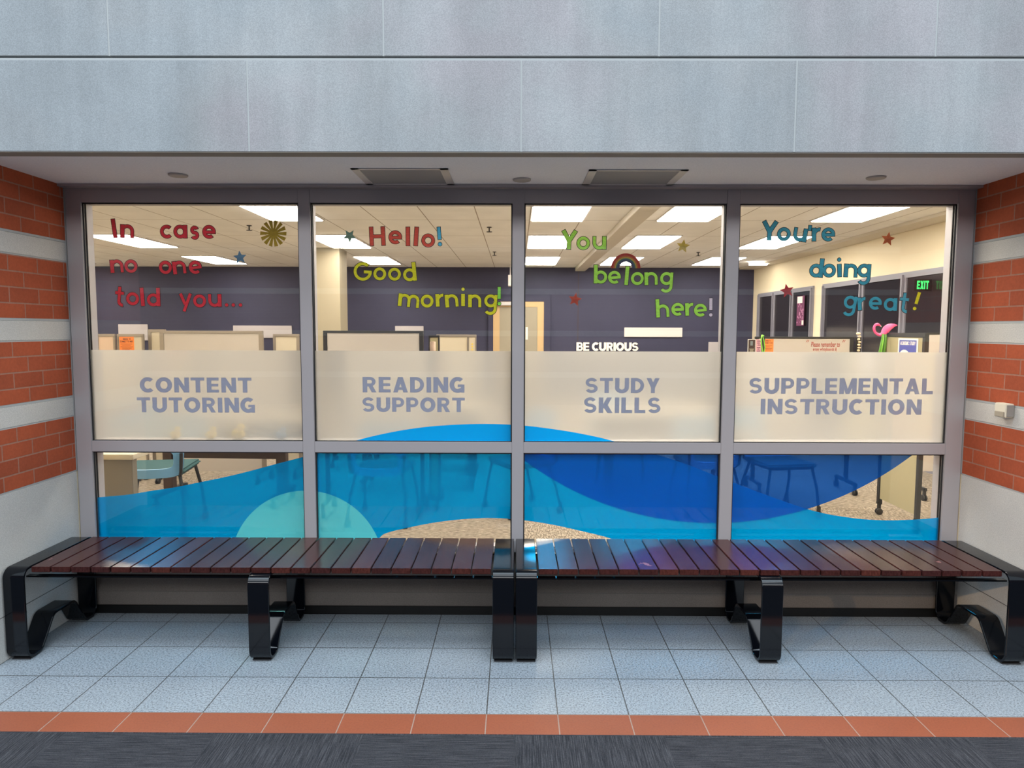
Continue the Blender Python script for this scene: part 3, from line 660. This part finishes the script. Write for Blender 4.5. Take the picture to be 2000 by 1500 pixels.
# sunburst
sun = MB().lathe((0, .0282, 0), [(.027, 0), (.027, -.0006)], 28, 'Y')
M_SUN = paper('gold sunburst card', (.42, .28, .03, 1))
so = sun.build('sunburst_cutout', M_SUN); so.location = (-1.3651, 0, 2.1797); tag(so, 'gold paper sunburst cut-out on the first window, right of "case"', 'sunburst')
for q in range(14):
    a = R(90+12+q*360/14); r0, r1, wa, wb_ = .024, .073, .0055, .0105
    ca, sa = math.cos(a), math.sin(a)
    MB().prism([(r*ca - s*sa, r*sa + s*ca) for r, s in ((r0, -wa), (r1, -wb_), (r1*1.02, wb_), (r0, wa))], .0278, .0283).build('ray', M_SUN, so)
# rainbow
rb = empty('rainbow_cutout', (.618, 0, 1.9902)); tag(rb, 'small rainbow cut-out on the third window above "belong"', 'rainbow')
rs = [.083, .070, .062, .056, .050, .036]
for n_, (c, nm) in enumerate((((.36, .045, .035, 1), 'red_band'), ((.45, .13, .05, 1), 'orange_band'), ((.48, .34, .06, 1), 'yellow_band'), ((.09, .18, .12, 1), 'green_band'), ((.07, .08, .14, 1), 'blue_band'))):
    m = MB(); N = 36
    for q in range(N):
        t0, t1 = math.pi*q/N, math.pi*(q+1)/N
        m.prism([(rr*math.cos(t), rr*math.sin(t)) for rr, t in ((rs[n_+1], t0), (rs[n_], t0), (rs[n_], t1), (rs[n_+1], t1))], .0278, .0283)
    bmesh.ops.remove_doubles(m.bm, verts=m.bm.verts, dist=1e-7)
    m.build(nm, paper('rainbow ' + nm, c), rb)
# ------------------------------------------------------------------ office ceiling
CN = {-8.7: 'far left', -5.77: 'left', -2.8: 'mid-left', .18: 'middle', 1.62: 'mid-right', 3.38: 'right'}
RN = {.3: 'row nearest the glass', 2.75: 'second row from the glass', 5.4: 'third row from the glass', 8.1: 'row nearest the navy wall'}
first = None
for x in CN:
    for y in RN:
        if first is None:
            first = t = empty('ceiling_light')
            f = MB(); a, b = .575, 1.38
            for q in ((-.02, a+.02, -.02, 0), (-.02, a+.02, b, b+.02), (-.02, 0, 0, b), (a, a+.02, 0, b)): f.box(q[0], q[1], q[2], q[3], -.012, -.0005)
            f.build('trim_frame', M_WHITE, t); MB().box(0, a, 0, b, -.02, -.001).build('diffuser', M_LAMP, t)
        else: t = copy_tree(first)
        t.location = (x, y, ZC); tag(t, 'lit white ceiling panel, %s column, %s' % (CN[x], RN[y]), 'ceiling light', 'lit panels in the office ceiling')
for x, y, l in ((-.33, 4.7, 'sprinkler head on the office ceiling seen above "Hello"'), (-.35, 7.4, 'sprinkler head on the office ceiling nearer the navy wall'), (2.95, 7.4, 'sprinkler head on the office ceiling right of the gold star'), (2.6, 4.6, 'sprinkler head on the office ceiling seen behind "You\'re"'), (-3.25, 4.6, 'sprinkler head on the office ceiling beside the gold sunburst')):
    t = MB().lathe((x, y, ZC), [(.03, -.0005), (.03, -.008), (.008, -.010), (.008, -.055), (.035, -.057), (.035, -.062)], 16).build('sprinkler', M_BLKMATT)
    tag(t, l, 'sprinkler', 'ceiling sprinklers')
# ------------------------------------------------------------------ back wall things
for x0, x1, z0, z1, lab in ((-8.12, -7.52, 1.40, 1.73, 'short grey wall panel at the far left of the navy wall'), (-5.77, -4.57, 1.46, 1.71, 'long pale wall panel on the navy wall, seen in the first window'), (-2.46, -1.88, 1.40, 1.71, 'short pale wall panel on the navy wall, seen in the second window'), (2.21, 3.39, 1.50, 1.69, 'long white wall panel on the navy wall right of BE CURIOUS'), (3.93, 4.25, 1.05, 1.40, 'low grey wall panel on the navy wall by the right corner'), (-1.30, -1.14, 1.0, 1.40, 'small grey wall panel on the navy wall left of the door')):
    tag(MB().box(x0, x1, YO-.03, YO-.001, z0, z1, .004).build('wall_panel', M_SIGNW if '1.50' not in str(z0) and z0 != 1.5 else M_WHITE), lab, 'panel', 'pale panels on the navy wall')
t = caps('sign_lettering', 'BE CURIOUS', mat('ivory sign letters', (.90, .82, .68, 1), .5), (1.24, 2.50, 1.215, 1.385), YO-.001, None, .03, .045)
tag(t, 'ivory raised letters BE CURIOUS on the navy wall', 'sign')
t = empty('exit_sign', (-.11, YO-.6, 2.48)); tag(t, 'white exit sign seen edge-on above the maple door', 'exit sign')
MB().box(-.04, .03, -.16, .16, 0, .21, .004).build('housing', M_WHITE, t); MB().box(.0305, .036, -.15, .15, .02, .19).build('lit_face', M_GREENLED, t)
MB().box(-.008, .008, -.008, .008, .21, ZC-2.48-.0005).build('stem', M_WHITE, t)
t = empty('exit_sign', (4.70, 4.15, 2.16)); tag(t, 'green lit EXIT sign before the dark glazing on the right', 'exit sign')
MB().box(-.10, .10, .0, .012, -.06, .075).build('backing_plate', M_DARKGL, t)
MB().box(.101, .1195, .002, .010, -.02, .03).build('bracket', M_DARKGL, t)
caps('lettering', 'EXIT', M_GREENLED, (-.068, .068, -.038, .058), -.0005, t, .001)
text_d = tag(MB().box(.20, .245, YO-.048, YO-.041, 1.44, 1.69).build('paper_notice', M_PAPER), 'small white paper notice on the frosted door glass', 'notice')
tag(MB().box(4.3, 4.62, 8.9, 8.98, ZC-.06, ZC-.0005).build('strip_light', M_LAMP), 'short strip light at the ceiling by the right corner', 'light')
# ------------------------------------------------------------------ mobile boards and partitions
def caster(m, x, y):
    m.box(x-.012, x+.012, y-.012, y+.012, .055, .10)
    for s in (-1, 1): m.lathe((x+s*.012, y, .029), [(.020, -.009), (.0285, -.006), (.0285, .006), (.020, .009)], 16, 'X')
def board(x0, x1, y, z0, z1, label, pm, fm, post=.035, rot=0, casters=True, fw=.02, name='mobile_whiteboard', cat='whiteboard', grp=None, foot=.22):
    t = empty(name, ((x0+x1)/2, y, 0), rot); tag(t, label, cat, grp); h = (x1-x0)/2
    MB().box(-h+post, h-post, -.008, .008, z0, z1-fw).build('panel', pm, t)
    MB().box(-h, h, -.016, .016, z1-fw, z1, .003).build('top_rail', fm, t)
    for s in (-1, 1):
        a, b = sorted((s*h, s*(h-post))); MB().box(a, b, -.016, .016, .10, z1-fw, .002).build('post', fm, t)
        f = MB(); c = s*(h-post/2)
        f.box(c-.018, c+.018, -foot, foot, .095, .125, .004)
        fb = f.build('foot_bar', fm, t)
        for yy in ((-.2, .2) if foot > .1 else (0,)): q = MB(); caster(q, c, yy); q.build('caster', M_BLKMATT, fb, True)
    return t
board(-1.70, -.815, 2.2, .55, 1.630, 'white mobile board with black top rail in the second window', M_BOARD, M_BLKMATT)
b4 = board(2.42, 3.41, 3.1, .55, 1.580, 'white mobile board with red handwriting in the fourth window', M_BOARD, M_BLKMATT)
for s_, bx in (('Please remember to', (2.985, 3.275, 1.478, 1.528)), ('erase whiteboards &', (3.005, 3.245, 1.440, 1.472)), ('tables after you!', (3.015, 3.245, 1.385, 1.432))):
    text('handwriting', s_, M_RED, (bx[0]-2.915, bx[1]-2.915, bx[2], bx[3]), -.0085, b4, .014, .0004, 1.05, .15)
sm = MB().tube([(3.30-2.915+.035*math.cos(R(a)), -.0088, 1.425+.02*math.sin(R(a))) for a in range(200, 341, 20)], .002, 6)
for x in (2.935, 3.30):
    sm.tube([(x-2.915, -.0088, 1.525), (x-2.915+.012, -.0088, 1.548)], .0025, 6); sm.tube([(x-2.915+.015, -.0088, 1.525), (x-2.915+.027, -.0088, 1.548)], .0025, 6)
sm.tube([(3.0-2.915, -.0088, 1.372), (3.2-2.915, -.0088, 1.375)], .0018, 6).build('handwriting', M_RED, b4)
def sheet(name, x0, x1, y, z0, z1, m, lab, cat='notice', grp=None):
    return tag(MB().box(x0, x1, y-.0012, y, z0, z1).build(name, m), lab, cat, grp)
def lines(parent, x0, x1, zs, y, m, h=.006, nm='print_line'):
    q = MB()
    for z, f0, f1 in zs: q.box(x0+(x1-x0)*f0, x0+(x1-x0)*f1, y-.0018, y-.0012, z-h/2, z+h/2)
    q.build(nm, m, parent)
# right-hand mobile partition with blue poster (stands at an angle)
pr = board(2.95, 3.57, 1.90, .15, 1.625, 'olive tack partition with dark frame end-on at the right of the fourth window', M_OLIVE, M_BLKMATT, .04, R(-90), True, .035, 'mobile_partition', 'partition', foot=.02)
bl = board(3.95, 4.55, 2.9, .25, 1.625, 'white mobile board with dark top rail behind the olive partition', M_WHITE, M_BLKMATT, .03)
po = empty('poster', (3.2505, 1.84, 1.39), R(-90)); tag(po, 'blue and white poster pinned to the olive partition', 'poster')
MB().box(-.145, .145, -.0014, 0, -.19, .19).build('sheet', M_PAPER, po)
MB().box(-.125, .125, -.002, -.0013, -.18, .175).build('blue_field', M_POSTB, po)
caps('heading', 'ACADEMIC STUDY', M_PAPER, (-.11, .11, .135, .165), -.0019, po, .0005)
for cx, cz, rx, rz in ((-.045, .06, .065, .035), (-.015, .0, .08, .06), (-.07, -.04, .05, .05), (0, -.10, .07, .07), (.075, -.025, .035, .02), (.08, -.06, .03, .04), (-.08, -.10, .04, .05)):
    MB().prism([(cx+rx*math.cos(2*math.pi*q/18), cz+rz*math.sin(2*math.pi*q/18)) for q in range(18)], -.0026-.0001*cx, -.0019).build('white_shape', M_PAPER, po)
for a, b in (((-.09, .07), (0, -.10)), ((-.06, .01), (-.09, -.03)), ((-.04, .05), (0, .055)), ((-.03, -.015), (.02, -.02)), ((.03, -.04), (.06, -.15))): MB().tube([(a[0], -.0028, a[1]), (b[0], -.0028, b[1])], .003, 6).build('ink_stroke', M_POSTB, po)
# notices on the board with red handwriting
o1 = sheet('orange_notice', 2.515, 2.605, 3.091, 1.42, 1.555, M_ORANGE, 'orange paper notice on the whiteboard with red handwriting', 'notice', 'orange notices')
caps('print', 'UNABLE TO', M_INK, (2.525, 2.575, 1.532, 1.543), 3.0896, o1, .0003); caps('print', 'CONNECT TO WIFI', M_INK, (2.522, 2.597, 1.510, 1.521), 3.0896, o1, .0003)
lines(o1, 2.52, 2.60, [(1.49, 0, .9), (1.478, .05, .6), (1.462, 0, .9), (1.447, .1, .8)], 3.091, M_INK, .0035)
dp = sheet('poster', 2.335, 2.415, 3.06, 1.40, 1.555, M_PAPER, 'dark poster with white border at the left end of the fourth window board', 'poster')
MB().box(2.341, 2.409, 3.0575, 3.0588, 1.405, 1.549).build('dark_field', M_INK, dp); MB().prism([(2.35, 1.41), (2.40, 1.41), (2.392, 1.44), (2.40, 1.46), (2.35, 1.46), (2.357, 1.44)], 3.057, 3.0576).build('grey_figure', M_TAN, dp)
MB().box(2.36, 2.385, 3.0568, 3.0576, 1.49, 1.535).build('pale_figure', mat('grey blue print', (.16, .19, .2, 1), .7), dp)
pk = sheet('poster', 2.424, 2.475, 3.075, 1.40, 1.553, mat('pink paper', (.66, .36, .38, 1), .8), 'narrow pink poster beside the lime lanyard', 'poster')
lines(pk, 2.428, 2.472, [(1.535, .1, .95), (1.515, .1, .8), (1.495, .2, .95), (1.470, .1, .9), (1.455, .2, .7), (1.435, .1, .9), (1.415, .2, .9)], 3.075, M_MAG, .009)
ln = MB()
for xs in ((2.478, 2.470, 2.483, 2.497), (2.485, 2.50, 2.512, 2.500)):
    ln.tube([(xs[0], 3.075, 1.588), (xs[1], 3.07, 1.54), (xs[2], 3.07, 1.47), (xs[3], 3.07, 1.39)], .0055, 6)
ln.tube([(2.475, 3.075, 1.585), (2.49, 3.10, 1.594), (2.515, 3.12, 1.588)], .006, 6)
tag(ln.build('lanyard', mat('lime lanyard', (.25, .62, .06, 1), .6)), 'lime green lanyard hung over the black rail in the fourth window', 'lanyard')
tag(MB().box(2.485, 2.512, 3.07, 3.082, 1.40, 1.576).build('badge_holder', M_BLKMATT), 'black holder hanging inside the lime lanyard', 'holder')
# bead strand
bd = empty('bead_strand', (3.44, 3.06, 0)); tag(bd, 'ivory bead strand hanging at the right end of the handwriting board', 'bead strand')
MB().box(-.018, .03, -.006, .006, 1.36, 1.575).build('dark_backing', M_BLKMATT, bd)
zz = 1.612
for q, (r, dx, sx) in enumerate(((.022, -.006, 1), (.014, .006, 1.2), (.018, .0, .8), (.013, .010, 1.3), (.018, .004, .8), (.014, .008, 1.3), (.017, .002, .9), (.013, .008, 1.2), (.016, .004, .9))):
    MB().ball((dx, -.014, zz), r, (sx, .7, .7)).build('bead', M_SHELL, bd, True); zz -= .028
# flamingo
fl = empty('flamingo_ornament', (3.198, 2.17, 1.655)); tag(fl, 'hot pink flamingo ornament perched on the olive partition', 'ornament')
neck = [(-.008, 0, .030), (-.022, 0, .040), (-.036, 0, .044), (-.050, 0, .040), (-.060, 0, .028), (-.064, 0, .010), (-.060, 0, -.010), (-.050, 0, -.028), (-.034, 0, -.042), (-.014, 0, -.050), (.006, 0, -.048), (.022, 0, -.036), (.034, 0, -.016), (.048, 0, .004), (.068, 0, .020), (.092, 0, .030), (.116, 0, .036), (.136, 0, .036)]
rad = [.004, .009, .012, .011, .010, .010, .010, .010, .011, .013, .018, .024, .030, .032, .029, .022, .012, .004]
MB().tube(neck, rad, 14).build('body', M_PINK, fl, True)
MB().tube([(-.008, 0, .030), (-.002, 0, .024), (.001, 0, .018)], [.005, .004, .001], 8).build('bill', M_PAPER, fl, True)
for dx in (.054, .066): MB().tube([(dx, 0, -.02), (dx-.004, 0, -.045)], .003, 6).build('leg', M_PAPER, fl)
rbn = empty('ribbon_bunch', (3.135, 2.16, 1.655)); tag(rbn, 'green ribbons hanging below the pink flamingo', 'ribbon')
for x0, x1, yy, m in ((.066, .020, -.030, M_LIME), (.074, .036, -.034, mat('bright green ribbon', (.17, .42, .04, 1), .6)), (.084, .050, -.028, mat('dark green ribbon', (.03, .09, .015, 1), .6)), (.092, .064, -.033, M_LIME), (.100, .076, -.029, mat('moss ribbon', (.10, .20, .03, 1), .6))):
    MB().tube([(x0, -.006, -.040), (x0*.8+x1*.2, yy*.7, -.085), (x0*.45+x1*.55, yy, -.16), (x1, yy, -.28)], [.004, .007, .0075, .006], 8).build('ribbon', m, rbn, True)
# partitions of the first and second windows
def cubicle(x0, x1, y, z1, label, pm, name='partition', fw=.03, post=.035): return board(x0, x1, y, .10, z1, label, pm, M_METAL, post, 0, True, fw, name, 'partition', 'pale partitions in the office')
cubicle(-4.56, -4.36, 3.6, 1.585, 'blush pink partition at the left edge of the first window', M_PINKP, post=.02)
cubicle(-4.35, -4.06, 3.62, 1.585, 'pale partition holding the orange notice in the first window', M_PANEL, post=.02)
cubicle(-4.05, -3.86, 3.7, 1.635, 'narrow tall pale partition right of the orange notice', M_PANEL, post=.035)
cubicle(-3.82, -2.71, 3.5, 1.622, 'widest pale partition in the middle of the first window', M_BOARD, post=.045)
cubicle(-2.69, -2.40, 3.75, 1.588, 'low pale partition at the right end of the first window', M_PANEL, post=.03)
o2 = sheet('orange_notice', -4.325, -4.165, 3.611, 1.36, 1.555, M_ORANGE, 'orange paper notice on the pale partition in the first window', 'notice', 'orange notices')
caps('print', 'UNABLE TO', M_INK, (-4.285, -4.20, 1.520, 1.538), 3.6096, o2, .0003); caps('print', 'CONNECT TO WIFI', M_INK, (-4.315, -4.178, 1.492, 1.512), 3.6096, o2, .0003)
lines(o2, -4.32, -4.17, [(1.475, .05, .9), (1.462, .15, .8), (1.445, .05, .95), (1.43, .15, .85), (1.418, .15, .7), (1.406, .2, .8), (1.392, .15, .85)], 3.611, M_INK, .004)
cubicle(-.93, -.55, 4.2, 1.585, 'pale partition behind the black-railed board in the second window', M_PANEL, post=.02)
cubicle(-.545, -.45, 4.0, 1.585, 'slim pale end partition with yellow marks in the second window', M_PANEL, post=.012)
ym = MB()
for z in (1.47, 1.44, 1.41, 1.385): ym.box(-.505, -.49, 3.988, 3.9915, z, z+.014)
tag(ym.build('yellow_marks', M_YEL), 'yellow sticker marks down the slim partition', 'sticker')
bt = board(-.80, -.70, 2.45, .1, 1.59, 'narrow olive partition end beside the black-railed board', M_OLIVE, M_BLKMATT, .012, 0, True, .02, 'partition', 'partition', 'pale partitions in the office')
rl = MB().lathe((-.745, 2.30, 0), [(.024, .75), (.026, .76), (.026, 1.53), (.022, 1.535)], 18).build('paper_roll', mat('tan paper roll', (.50, .36, .27, 1), .8), smooth=True); tag(rl, 'tan paper roll standing at the end of the black-railed board', 'paper roll')
# poster on the right glazing
t = MB().box(XO1-.036, XO1-.032, 7.62, 7.92, 1.72, 2.22).build('poster', M_MAG); tag(t, 'tall magenta poster on the dark glass door by the right wall', 'poster')
MB().box(XO1-.0385, XO1-.0362, 7.70, 7.90, 2.10, 2.21).build('white_patch', M_PAPER, t); MB().box(XO1-.0385, XO1-.0362, 7.63, 7.70, 1.735, 1.81).build('white_patch', M_PAPER, t)
q = MB()
for n_ in range(26):
    y, z = random.uniform(7.64, 7.88), random.uniform(1.75, 2.08); q.box(XO1-.0372, XO1-.0362, y, y+random.uniform(.01, .04), z, z+random.uniform(.01, .05))
q.build('pale_print', mat('lilac print', (.45, .20, .34, 1), .7), t)
# ------------------------------------------------------------------ tables, chairs behind the lower panes
def make_chair():
    t = empty('side_chair')
    # back shell with a handle opening, seen from behind (back faces -y)
    b = MB(); yb = -.02
    def pt(u, v): return (u*(.235+.03*v), yb-.05*v+.06*u*u*0+.05*(u*u), .425+.40*v)
    out, inn = [], []
    N = 40
    def sq(k_, a, bx, bz, ex):
        c, s = math.cos(a), math.sin(a); return (bx*math.copysign(abs(c)**ex, c), bz*math.copysign(abs(s)**ex, s))
    ring = []
    for q in range(N):
        a = 2*math.pi*q/N; x1, z1 = sq(0, a, 1, 1, .32); x2, z2 = sq(0, a, .74, 1, .38)
        ring.append((pt(x1, .5+.5*z1), pt(x2, .32+.16*z2)))
    for dy in (0, .022):
        pass
    fo = [b.bm.verts.new(p) for p, _ in ring]; fi = [b.bm.verts.new(p) for _, p in ring]
    bo = [b.bm.verts.new((p[0]*.97, p[1]+.024, p[2])) for p, _ in ring]; bi = [b.bm.verts.new((p[0]*1.0, p[1]+.024, p[2])) for _, p in ring]
    for q in range(N):
        j = (q+1) % N
        for A, B in ((fo, fi), (fi, bi), (bi, bo), (bo, fo)): b.bm.faces.new((A[q], A[j], B[j], B[q]))
    b.build('backrest', M_CHAIR, t, True)
    MB().box(-.235, .235, .03, .46, .44, .475, .016, seg=3).build('seat', M_SEAT, t, True)
    MB().box(-.21, .21, .05, .44, .425, .439, .004).build('seat_pan', M_BLKMATT, t)
    for sx in (-1, 1):
        for y0, y1 in ((.06, -.04), (.42, .47)):
            m = MB().tube([(sx*.20, y0, .43), (sx*.235, (y0+y1)/2, .25), (sx*.245, y1, .06)], .0125, 8); lg = m.build('leg', M_BLKMATT, t, True)
            m = MB(); caster(m, sx*.245, y1); m.build('caster', M_BLKMATT, lg, True)
        MB().tube([(sx*.20, .05, .43), (sx*.225, .0, .46), (sx*.235, -.01, .60)], .011, 8).build('back_upright', M_BLKMATT, t, True)
    return t
ch0 = make_chair()
CH = [(-2.88, 1.40, 9, 1.12, 'pale blue chair with teal seat nearest the glass in the first window'),
      (-1.15, 1.75, -4, 1, 'chair behind the blue film of the second window'),
      (-1.75, 4.5, 100, 1, 'chair deep in the room behind the first window'),
      (.25, 2.4, 120, 1, 'chair further back behind the second window'),
      (1.2, 3.85, 170, 1, 'chair at the table behind the third window'),
      (1.75, 2.1, 5, 1, 'chair nearest the glass behind the third window'),
      (2.35, 2.5, 190, 1, 'chair behind the dark blue circle of the fourth window'),
      (-3.95, 2.3, 60, 1, 'chair behind the nearest pale blue chair')]
for i, (x, y, rz, sc, lab) in enumerate(CH):
    o = ch0 if i == 0 else copy_tree(ch0)
    o.location = (x, y, 0); o.rotation_euler = (0, 0, R(rz)); o.scale = (sc,)*3; tag(o, lab, 'chair', 'pale blue office chairs')
def make_table():
    t = empty('folding_table')
    MB().box(-.70, .70, -.30, .30, .715, .745, .006).build('tabletop', M_DESK, t)
    for s in (-1, 1):
        MB().box(s*.55-.045, s*.55+.045, -.04, .04, .12, .714, .004).build('leg', M_DKWOOD, t)
        fb = MB().box(s*.55-.03, s*.55+.03, -.27, .27, .085, .12, .006).build('foot_bar', M_BLKMATT, t)
        for y in (-.24, .24): m = MB(); caster(m, s*.55, y); m.build('caster', M_BLKMATT, fb, True)
    MB().box(-.5, .5, -.012, .012, .42, .70).build('modesty_panel', M_DKWOOD, t)
    return t
tb0 = make_table()
for i, (x, y, rz, lab) in enumerate(((-1.0, 3.25, 2, 'wheeled table behind the blue film of the second window'), (-2.75, 2.55, -3, 'wheeled table beside the nearest pale blue chair'), (1.5, 3.05, 0, 'wheeled table behind the third window'), (-1.9, 5.6, 0, 'wheeled table deep in the room behind the first window'))):
    o = tb0 if i == 0 else copy_tree(tb0)
    o.location = (x, y, 0); o.rotation_euler = (0, 0, R(rz)); tag(o, lab, 'table', 'wheeled tables in the office')
t = empty('desk_pedestal', (-2.62, .62, 0)); tag(t, 'taupe desk end panel with pale top at the left edge of the first lower pane', 'desk')
MB().box(-.20, .07, 0, .06, 0, .78, .003).build('side_panel', mat('taupe laminate', (.20, .17, .13, 1), .55), t); MB().box(-.22, .10, -.04, .16, .781, .815, .004).build('desktop', M_PANEL, t)
# toys on the rail behind the frosted film
for x, m, lab in ((-1.99, M_YEL, 'blurred yellow rubber toy behind the frosted film, leftmost'), (-1.78, M_YEL, 'blurred yellow rubber toy behind the frosted film, middle'), (-1.62, M_YEL, 'larger yellow rubber toy behind the frosted film under TUTORING'), (-1.37, M_BLUET, 'blurred blue rubber toy behind the frosted film')):
    k_ = 1.25 if 'larger' in lab else 1
    b = MB().ball((x, .076, 1.003+.023*k_), .023*k_, (1.35, .9, 1)).ball((x+.014*k_, .074, 1.003+.056*k_), .016*k_).build('rubber_toy', m, smooth=True); tag(b, lab, 'toy', 'rubber toys on the window rail')
